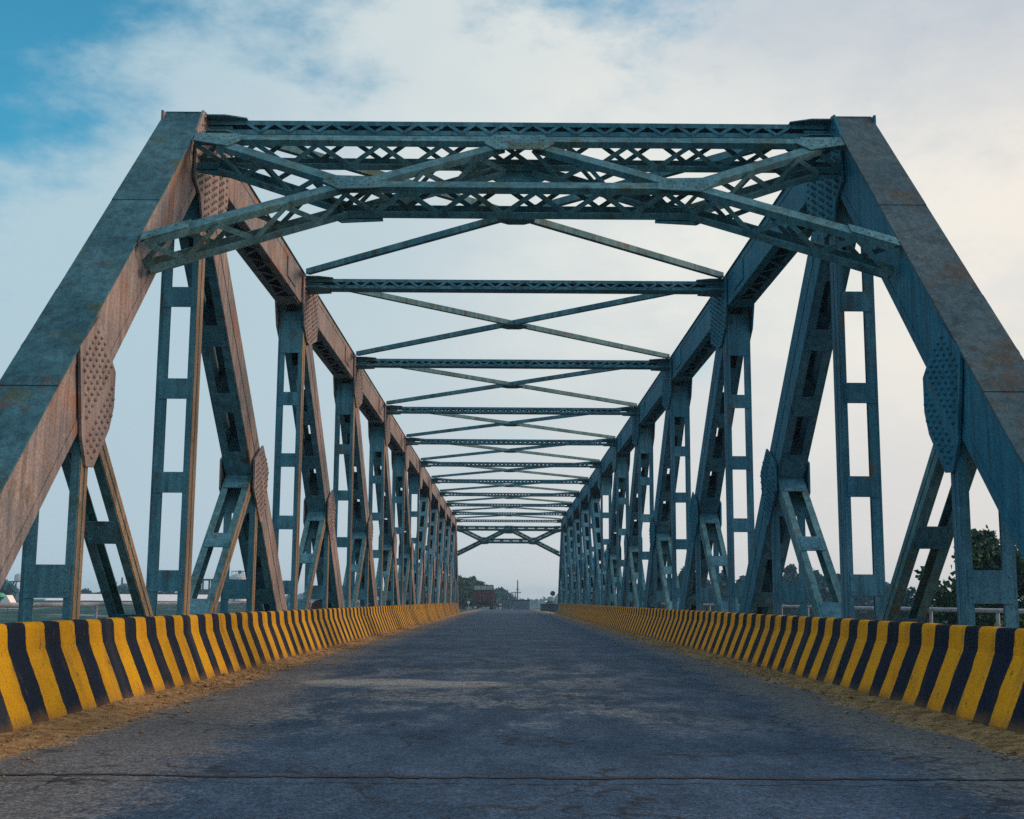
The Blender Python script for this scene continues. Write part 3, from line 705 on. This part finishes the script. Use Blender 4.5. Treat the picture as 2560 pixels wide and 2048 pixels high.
# ------------------------------------------------------------------ left bank things
WHITE = plain('white_plaster', (.86,.85,.80), .8, .08, 1.5); PALE = plain('pale_concrete', (.5,.52,.53), .8, .2, 1.2); BLUEG = plain('grey_blue_concrete', (.035,.075,.105), .85, .3, 1)
x0, x1, Y = px(120,205), px(566,205), 205
w = empty('long_shed', ((x0+x1)/2, Y, .2), 'long low shed with a white sloping roof on the far left bank', 'shed')
mb = MB(); mb.box(x0, x1, Y, Y+4, -.3, .5); build('wall', mb, PALE, w, ((x0+x1)/2, Y, .2))
mb = MB(); mb.prism([(x0-.2,Y-.2,.46),(x0-.2,Y+4.2,1.5),(x0-.2,Y+4.2,1.56),(x0-.2,Y-.2,.52)], (x1-x0+.4,0,0)); build('roof', mb, WHITE, w, ((x0+x1)/2, Y, 1))  # roof slope shaped to catch more sky light and brighten the pale strip
# unfinished two-storey frame
x0, x1, Y = px(488,300), px(574,300), 300
fr = empty('frame_building', ((x0+x1)/2, Y, 0), 'unfinished two-storey concrete frame building behind the white shed', 'building')
for z in (2.0, 5.55): 
    mb = MB(); mb.box(x0-.4, x1+.4, Y-.3, Y+7, z-.35, z); build('floor_slab', mb, BLUEG, fr, (x0, Y, z))
for i in range(5):
    xx = x0 + (x1-x0)*i/4
    for yy in (Y, Y+6.3):
        mb = MB(); mb.box(xx-.17, xx+.17, yy, yy+.34, -.3, 5.199); build('column', mb, BLUEG, fr, (xx, yy, 0))
for z0, z1 in ((.2,1.64),(2.001,3.1)):
    mb = MB(); mb.box(x0+.2, x1-.2, Y+.4, Y+.55, z0, z1); build('wall_panel', mb, BLUEG, fr, ((x0+x1)/2, Y+.4, z0))
# storage tank
xc_, Y = px(600,325), 325; rt = 2.75
tk = empty('storage_tank', (xc_, Y, 0), 'pale round storage tank with a railed domed roof beyond the left bank', 'tank')
mb = MB(); mb.lathe((xc_,Y,0), [(rt,-.3),(rt,2.2),(rt+.04,2.22),(rt+.04,2.3),(rt,2.32),(rt,4.4),(rt+.04,4.42),(rt+.04,4.5),(rt,4.52),(rt,6.2)], 28, smooth=False); build('shell', mb, WHITE, tk, (xc_,Y,0))
mb = MB(); mb.lathe((xc_,Y,0), [(rt+.1,6.2),(rt+.1,6.3),(rt*.6,7.0),(rt*.2,7.3),(.05,7.35)], 28); build('roof', mb, PALE, tk, (xc_,Y,6.2))
mb = MB()
for k in range(14):
    a = 2*math.pi*k/14; p = V((xc_+rt*.75*math.cos(a), Y+rt*.75*math.sin(a), 6.8)); mb.tube([p, p+V((0,0,1.1))], .05, 5)
mb.tube([(xc_+rt*.75*math.cos(2*math.pi*k/28), Y+rt*.75*math.sin(2*math.pi*k/28), 7.9) for k in range(29)], .06, 5)
mb.box(xc_-.3, xc_+.5, Y-.4, Y+.4, 7.2, 8.1); build('roof_railing', mb, BLUEG, tk, (xc_,Y,6.8))
# works building with a stack
xc_, Y = px(309,450), 450
fb = empty('works_building', (xc_, Y, 0), 'small dark works building with a tall stack on the left horizon', 'building')
mb = MB(); mb.box(px(292,Y), px(330,Y), Y, Y+6, -.5, 4.6); build('wall', mb, BLUEG, fb, (xc_,Y,0))
mb = MB(); a, b = px(290,Y), px(332,Y); mb.prism([(a,Y-.3,4.605),(b,Y-.3,4.605),((a+b)/2,Y-.3,6.1)], (0,6.6,0)); build('roof', mb, BLUEG, fb, (xc_,Y,4.6))
mb = MB(); mb.tube([(xc_,Y-.7,-.5),(xc_,Y-.7,8.2)], [.55,.32], 10); mb.lathe((xc_,Y-.7,0), [(.45,7.0),(.45,7.15)], 10); build('stack', mb, BLUEG, fb, (xc_,Y,0))
mb = MB(); mb.tube([(px(295,Y),Y-.4,4),(px(295,Y),Y-.4,6.7)], .12, 6); build('mast', mb, BLUEG, fb, (px(295,Y),Y,4))
# water tower at the left edge
xc_, Y = px(49,255), 255
wt = empty('water_tower', (xc_, Y, 0), 'pale framed water tower behind the trees at the left edge', 'tower')
for i in (-1,1):
    for j in (-1,1):
        mb = MB(); mb.bar((xc_+i*.9,Y+j*.9,-.3), (xc_+i*.75,Y+j*.75,4.0), (1,0,0), .18, .18); build('leg', mb, BLUEG, wt, (xc_+i*.9,Y+j*.9,0))
mb = MB(); mb.box(xc_-1.3, xc_+1.3, Y-1.3, Y+1.3, 4.0, 4.18); build('platform', mb, BLUEG, wt, (xc_,Y,4))
mb = MB(); mb.lathe((xc_,Y,0), [(.85,4.185),(.85,5.3),(.2,5.75),(.03,5.78)], 14); build('tank', mb, PALE, wt, (xc_,Y,4.2))
# green umbrella and white sheet tents
GRN = plain('green_cloth', (.08,.42,.24), .8, .2, 3)
for nm, u, v, r, m, lab in (('garden_umbrella', 6, 1482, .62, GRN, 'bright green umbrella on the left bank at the photo edge'), ('sheet_tent', 26, 1488, .55, WHITE, 'small white sheet tent beside the green umbrella')):
    Y = 130; x = px(u,Y); zt = pz(v,Y,u); g = gz(x,Y); o = empty(nm, (x,Y,g), lab, nm.split('_')[1])
    mb = MB(); mb.lathe((x,Y,0), [(r,zt-.45),(r*.85,zt-.25),(r*.45,zt-.06),(.03,zt)], 12) if nm[0] == 'g' else mb.prism([(x-r,Y-.8,zt-.75),(x+r,Y-.8,zt-.75),(x+r*.2,Y-.8,zt)], (0,1.6,0))
    build('canopy', mb, m, o, (x,Y,zt-.4))
    mb = MB(); mb.tube([(x,Y,g-.1),(x,Y,zt-.02)], .03, 6); build('pole', mb, BLUEG, o, (x,Y,g))
# dark red round board on the left footway
Y = 37; x = px(802,Y); z = pz(1519,Y,802)
RED = plain('dark_red_paint', (.11,.018,.025), .6, .3, 6)
o = empty('round_board', (x,Y,-.32), 'dark maroon round board on a short post behind the left truss', 'sign')
mb = MB(); mb.lathe((x,Y,z), [(.235,-.02),(.24,0),(.235,.02)], 24, 'y'); build('board', mb, RED, o, (x,Y,z))
mb = MB(); mb.tube([(x,Y+.045,-.32),(x,Y+.045,z)], .022, 8); build('post', mb, PIPE, o, (x,Y,-.32))

# ------------------------------------------------------------------ far end of the road
DRK = plain('black_rubber', (.018,.018,.02), .85, .3, 10); BROWN = plain('truck_red_paint', (.13,.03,.038), .6, .35, 4); BROWN2 = plain('truck_dark_red', (.06,.022,.03), .7, .3, 4)
TARP = plain('pale_green_tarpaulin', (.33,.46,.42), .8, .2, 2); LAMP = plain('tail_lamp_red', (.3,.02,.02), .3, .1, 5); TANMUD = plain('white_mudflap', (.6,.58,.58), .8, .2, 5)
Y = 150; gzr = road_z(Y); xl, xr = px(1187,Y), px(1236,Y); xm = (xl+xr)/2; W2 = (xr-xl)/2
tr = empty('cargo_truck', (xm, Y, gzr), 'dark red cargo truck with pale tarpaulin seen from behind at the far end', 'truck')
zb, zt_ = gzr+.82, pz(1476,Y)
body = MB(); body.box(xl, xr, Y, Y+5.2, zb, zt_)
for i in range(13): xx = xl + .06 + (xr-xl-.12)*i/12; body.box(xx-.03, xx+.03, Y-.05, Y-.001, zb+.05, zt_-.05)
for i in range(18):
    yy = Y+.2+4.8*i/17
    for sx in (-1,1): body.box(*sorted((xm+sx*(W2+.001), xm+sx*(W2+.05))), yy-.04, yy+.04, zb, zt_)
cb = build('cargo_body', body, BROWN, tr, (xm,Y,zb))
gt = MB(); gt.box(xl-.02, xr+.02, Y-.075, Y-.052, zb+.0, zb+.55); gt.box(xl-.03, xr+.03, Y-.08, Y-.05, zt_-.08, zt_+.03); build('tailgate', gt, BROWN2, tr, (xm,Y,zb))
zc_ = pz(1464,Y); mb = MB()
for yy in (Y+.05, Y+2.6, Y+5.1):
    for f in (-1,-.33,.33,1): mb.bar((xm+f*(W2-.04),yy,zt_), (xm+f*(W2-.04),yy,zc_), (1,0,0), .05, .05)
    mb.bar((xl,yy,zc_), (xr,yy,zc_), (0,1,0), .06, .06)
build('hoop_frame', mb, BROWN2, tr, (xm,Y,zt_))
mb = MB(); mb.box(xl+.05, xr-.05, Y+.35, Y+5.0, zt_+.001, zc_-.06); build('tarpaulin', mb, TARP, tr, (xm,Y,zt_))
mb = MB(); mb.box(xm-.5, xm+.5, Y+.2, Y+7.2, gzr+.55, zb-.002); build('chassis', mb, DRK, tr, (xm,Y,gzr+.6))
mb = MB(); mb.box(xl+.1, xr-.1, Y+5.4, Y+7.3, gzr+.75, gzr+2.6); mb.box(xl+.2, xr-.2, Y+7.3, Y+7.9, gzr+.75, gzr+1.6); build('cab', mb, BROWN2, tr, (xm,Y+6,gzr+.8))
mb = MB(); mb.bar((xl+.05,Y-.12,gzr+.5), (xr-.05,Y-.12,gzr+.5), (0,1,0), .1, .14); build('bumper', mb, BROWN2, tr, (xm,Y,gzr+.5))
wh = None
for yy in (Y+1.1, Y+2.3, Y+6.4):
    for sx in (-1,1):
        c = (xm+sx*(W2-.24), yy, gzr+.48)
        if wh is None:
            mb = MB(); mb.lathe(c, [(.27,-.2),(.44,-.21),(.48,-.17),(.48,.17),(.44,.21),(.27,.2)], 20, 'x'); wh = build('wheel', mb, DRK, tr, c)
            mb = MB(); mb.lathe(c, [(.1,-.16),(.265,-.15),(.265,.15),(.1,.16)], 14, 'x'); hb_ = build('hub', mb, PALE, wh, c)
        else: w2 = copy(wh, c, tr); copy(hb_, c, w2)
for sx in (-1,1):
    mb = MB(); mb.box(xm+sx*(W2-.25)-.1, xm+sx*(W2-.25)+.1, Y-.16, Y-.12, gzr+.62, gzr+.74); build('tail_light', mb, LAMP, tr, (xm+sx*(W2-.25),Y-.14,gzr+.68))
    mb = MB(); mb.box(xm+sx*(W2-.22)-.16, xm+sx*(W2-.22)+.16, Y-.03, Y-.01, gzr+.12, gzr+.52); build('mudflap', mb, TANMUD if sx < 0 else DRK, tr, (xm+sx*(W2-.22),Y,gzr+.3))
# poles
WOOD = plain('dark_pole', (.06,.055,.055), .8, .3, 6)
def pole(u, vt, Y, arm, lab, ins=True, lean=0):
    x = px(u,Y); g = gz(x,Y); zt = pz(vt,Y,u); o = empty('utility_pole', (x,Y,g), lab, 'pole', 'utility poles')
    mb = MB(); mb.tube([(x,Y,g-.5),(x+lean,Y,zt)], [.3,.17], 8); build('pole', mb, WOOD, o, (x,Y,g))
    for (v, w) in arm:
        z = pz(v,Y,u); mb = MB(); mb.box(x-w, x+w, Y-.45, Y-.25, z-.13, z+.13); a = build('crossarm', mb, WOOD, o, (x,Y,z))
        for k in (-1,-.55,.55,1):
            mb = MB(); mb.lathe((x+k*(w-.1),Y-.35,z+.13), [(.07,.001),(.1,.08),(.06,.14),(.1,.2),(.04,.3)], 8); build('insulator', mb, PALE, a, (x+k*(w-.1),Y-.35,z+.15))
pole(1297, 1451, 420, [(1482,1.15),(1474,.4)], 'tall dark utility pole with crossarm above the shed')
pole(1291.5, 1480, 520, [(1482,1.7)], 'shorter utility pole left of the tall one')
pole(1281, 1483, 470, [(1483.5,.7)], 'thin utility pole right of the blue hazy tree')
# shed
SHED = plain('dark_blue_sheet', (.035,.07,.10), .6, .3, 2); Y = 282
x0, x1 = px(1285,Y), px(1327,Y); g = gz((x0+x1)/2,Y); zt = pz(1503,Y)
o = empty('roadside_shed', ((x0+x1)/2,Y,g), 'small dark blue sheet shed below the utility poles', 'shed')
mb = MB(); mb.box(x0, x1, Y, Y+3, g-.3, zt); build('wall', mb, SHED, o, ((x0+x1)/2,Y,g))
mb = MB(); mb.prism([(x0-.2,Y-.35,zt+.3),(x0-.2,Y+3.2,zt+.02),(x0-.2,Y+3.2,zt+.08),(x0-.2,Y-.35,zt+.36)], (x1-x0+.4,0,0)); build('roof', mb, SHED, o, ((x0+x1)/2,Y,zt))
mb = MB(); mb.box(x0+.7, x0+1.35, Y-.03, Y-.002, g, g+1.4); build('door', mb, BLUEG, o, (x0+1,Y,g))
# small bits beside the road
KM_W = plain('white_sign_paint', (.75,.73,.72), .6, .1, 6); KM_R = plain('red_sign_paint', (.45,.05,.05), .6, .1, 6)
Y = 160; x = px(1254,Y); g = road_z(Y); o = empty('marker_post', (x,Y,g), 'red and white marker post on the road between truck and shed', 'post')
mb = MB(); mb.box(x-.13, x+.13, Y-.06, Y+.06, g-.1, g+.3); mb.box(x-.16, x+.16, Y-.07, Y+.07, g+.55, g+.75); build('white_band', mb, KM_W, o, (x,Y,g))
mb = MB(); mb.box(x-.11, x+.11, Y-.05, Y+.05, g+.301, g+.549); build('red_band', mb, KM_R, o, (x,Y,g+.3))
Y = 140; x = px(1174.7,Y); z = pz(1506,Y); g = gz(x,Y)
o = empty('round_sign', (x,Y,g), 'tiny white round sign at the left road edge before the dark tree', 'sign', 'round road signs')
mb = MB(); mb.lathe((x,Y,z), [(.15,-.012),(.15,.012)], 20, 'y'); build('sign_plate', mb, KM_W, o, (x,Y,z))
mb = MB(); mb.tube([(x,Y+.04,g-.2),(x,Y+.04,z)], .025, 8); build('post', mb, PIPE, o, (x,Y,g))
Y = 145; x = px(1385,Y); z = pz(1484,Y,1385); g = gz(x,Y)
SIGN = plain('dark_sign_back', (.03,.045,.06), .5, .2, 6)
o = empty('round_sign', (x,Y,g), 'dark round road sign on a pole at the right end of the bridge', 'sign', 'round road signs')
mb = MB(); mb.lathe((x,Y,z), [(.285,-.012),(.29,0),(.285,.012)], 28, 'y'); build('sign_plate', mb, SIGN, o, (x,Y,z))
mb = MB(); mb.tube([(x,Y+.05,g-.2),(x,Y+.05,z+.1)], .04, 8); build('post', mb, PIPE, o, (x,Y,g))
Y = 118; x0, x1 = px(1356,Y), px(1402,Y); zt = pz(1509.5,Y,1370)
o = empty('parapet_block', ((x0+x1)/2,Y,-.1), 'dark low parapet block right of the road beyond the bridge', 'parapet')
mb = MB(); mb.box(x0, x1, Y, Y+2.2, -.3, zt-.06); build('block', mb, BLUEG, o, ((x0+x1)/2,Y,-.1))
mb = MB(); mb.box(x0-.05, x1+.05, Y-.05, Y+2.25, zt-.058, zt); build('coping', mb, BLUEG, o, ((x0+x1)/2,Y,zt))
blob_tree('roadside_shrub', 'low dark bush behind the parapet block by the round sign', 'shrub', (1362,1396), 1503, 127, gz(px(1380,127),127), 500, .14, LEAF_D, 140, None, 4, .04)

# ------------------------------------------------------------------ haze, sky, sun
HAZE_D = .0006
mb = MB(); mb.box(-700, 700, -60, 1000, -12, 9.6)
hz = build('haze', mb, bpy.data.materials.new('haze_air')); hz['kind'] = 'stuff'
m = hz.data.materials[0]; m.use_nodes = True; m.node_tree.nodes.clear()
ou = m.node_tree.nodes.new('ShaderNodeOutputMaterial'); vo = m.node_tree.nodes.new('ShaderNodeVolumePrincipled')
vo.inputs['Color'].default_value = (.50,.76,.93,1); vo.inputs['Density'].default_value = HAZE_D; vo.inputs['Anisotropy'].default_value = .0
m.node_tree.links.new(vo.outputs[0], ou.inputs['Volume'])

SUN_AZ, SUN_EL = rad(80), rad(20)       # azimuth measured from +Y towards +X
w = bpy.data.worlds.new('World'); SC.world = w; w.use_nodes = True; t = NT(w.node_tree)
bg = t.N['Background']; bg.inputs['Strength'].default_value = .1
sky = t.N.new('ShaderNodeTexSky'); sky.sky_type = 'NISHITA'; sky.sun_disc = False
sky.sun_elevation = SUN_EL; sky.sun_rotation = SUN_AZ; sky.air_density = 1.0; sky.dust_density = .6; sky.ozone_density = 2.5
d = t.n('ShaderNodeTexCoord'); x, y, z = t.xyz(d)
ay = t.m('MAXIMUM', t.m('ABSOLUTE', y), .35)
q = t.vm('MULTIPLY', d, (1,1,1.9))
w1 = t.noise(q, 2.6, 7, .58); w2 = t.noise(t.vm('ADD', q, (3.1,1.7,.4)), 5.5, 6, .62); w3 = t.noise(t.vm('ADD', q, (9.3,4.2,1.1)), 1.6, 4, .5)
blue = t.mix(1, sky.outputs[0], (.55,1.75,1.7), 'MULTIPLY')
cl_n = t.m('ADD', t.m('MULTIPLY', w1, .5), t.m('MULTIPLY', w2, .5))
# cloud cover: thinner towards the upper left
thin = t.m('ADD', t.m('MULTIPLY', t.m('MULTIPLY', t.sm(t.m('MULTIPLY', x, -1), .23, .42), t.sm(z, .20, .40)), .26), t.m('MULTIPLY', t.m('MULTIPLY', t.sm(z, .3, .48), t.m('SUBTRACT', 1, t.sm(x, .05, .3))), .2))
cover = t.sm(t.m('SUBTRACT', cl_n, thin), .25, .43)
cover = t.m('MAXIMUM', cover, t.m('SUBTRACT', 1, t.sm(z, .1, .3)))
low = t.m('SUBTRACT', 1, t.sm(z, .0, .26))
lit = t.sm(t.m('ADD', x, t.m('MULTIPLY', t.m('SUBTRACT', w3, .5), .9)), -.25, .25)
white = t.mix(t.sm(x, .12, .45), (8.7,8.7,8.1), (9.2,8.55,7.7))
grey = t.mix(t.sm(x, -.35, .35), (4.5,6.1,6.9), (6.6,7.0,7.1))
cloud = t.mix(t.m('MULTIPLY', lit, t.sm(t.m('ADD', cl_n, t.m('MULTIPLY', t.m('SUBTRACT', w3, .5), .4)), .38, .58)), grey, white)
cloud = t.mix(t.m('MULTIPLY', lit, .4), cloud, white)
hor = t.mix(t.sm(x, -.35, .35), (4.6,5.9,6.7), (7.2,7.0,6.9))
mott = t.noise(t.vm('ADD', q, (5.7,8.8,2.2)), 3.4, 7, .62)
cloud = t.mix(t.m('MULTIPLY', t.m('MULTIPLY', t.sm(mott, .5, .66), t.sm(z, .18, .34)), .5), cloud, (4.6,5.6,6.7))
cloud = t.mix(t.m('MULTIPLY', low, .85), cloud, hor)
lil = t.m('MULTIPLY', t.sm(t.m('ADD', z, t.m('MULTIPLY', t.m('SUBTRACT', w2, .5), .25)), .30, .46), t.sm(x, .02, .3))
cloud = t.mix(t.m('MULTIPLY', lil, .8), cloud, (3.9,4.8,6.0))
col = t.mix(cover, blue, cloud)
# the rest of the dome: blue evening sky behind and above, warm bank of light where the sun stands
back = t.sm(t.m('MULTIPLY', y, -1), -.55, .1); high = t.sm(z, .5, .8)
col = t.mix(high, col, (5.0,5.8,6.7))
col = t.mix(t.m('MULTIPLY', back, t.m('SUBTRACT', 1, t.sm(z, .45, .8))), col, (2.3,5.4,7.2))
lf = t.m('MULTIPLY', t.sm(t.m('MULTIPLY', x, -1), .45, .8), t.m('SUBTRACT', 1, t.sm(z, .45, .8)))
col = t.mix(lf, col, (3.6,5.0,6.4))
gl = t.m('MULTIPLY', t.sm(x, .5, .95), t.m('SUBTRACT', 1, t.sm(z, .3, .75)))
col = t.mix(gl, col, (17,10,7.2))
L_ = t.L; t.put(bg.inputs['Color'], col)
sd = bpy.data.lights.new('sun', 'SUN'); sd.energy = 2.2; sd.angle = rad(12); sd.color = (1,.66,.48)
so = bpy.data.objects.new('sun', sd); COL.objects.link(so)
sv = V((math.sin(SUN_AZ)*math.cos(SUN_EL), math.cos(SUN_AZ)*math.cos(SUN_EL), math.sin(SUN_EL)))
so.rotation_euler = sv.to_track_quat('Z', 'Y').to_euler(); so.location = (60, 30, 60)

vs = SC.view_settings; vs.view_transform = 'Standard'; vs.look = 'None'; vs.gamma = 1; vs.use_curve_mapping = False; vs.exposure = 0
SC.cycles.max_bounces = 6; SC.cycles.diffuse_bounces = 3; SC.cycles.volume_bounces = 1; SC.cycles.glossy_bounces = 2
SC.cycles.use_denoising = False
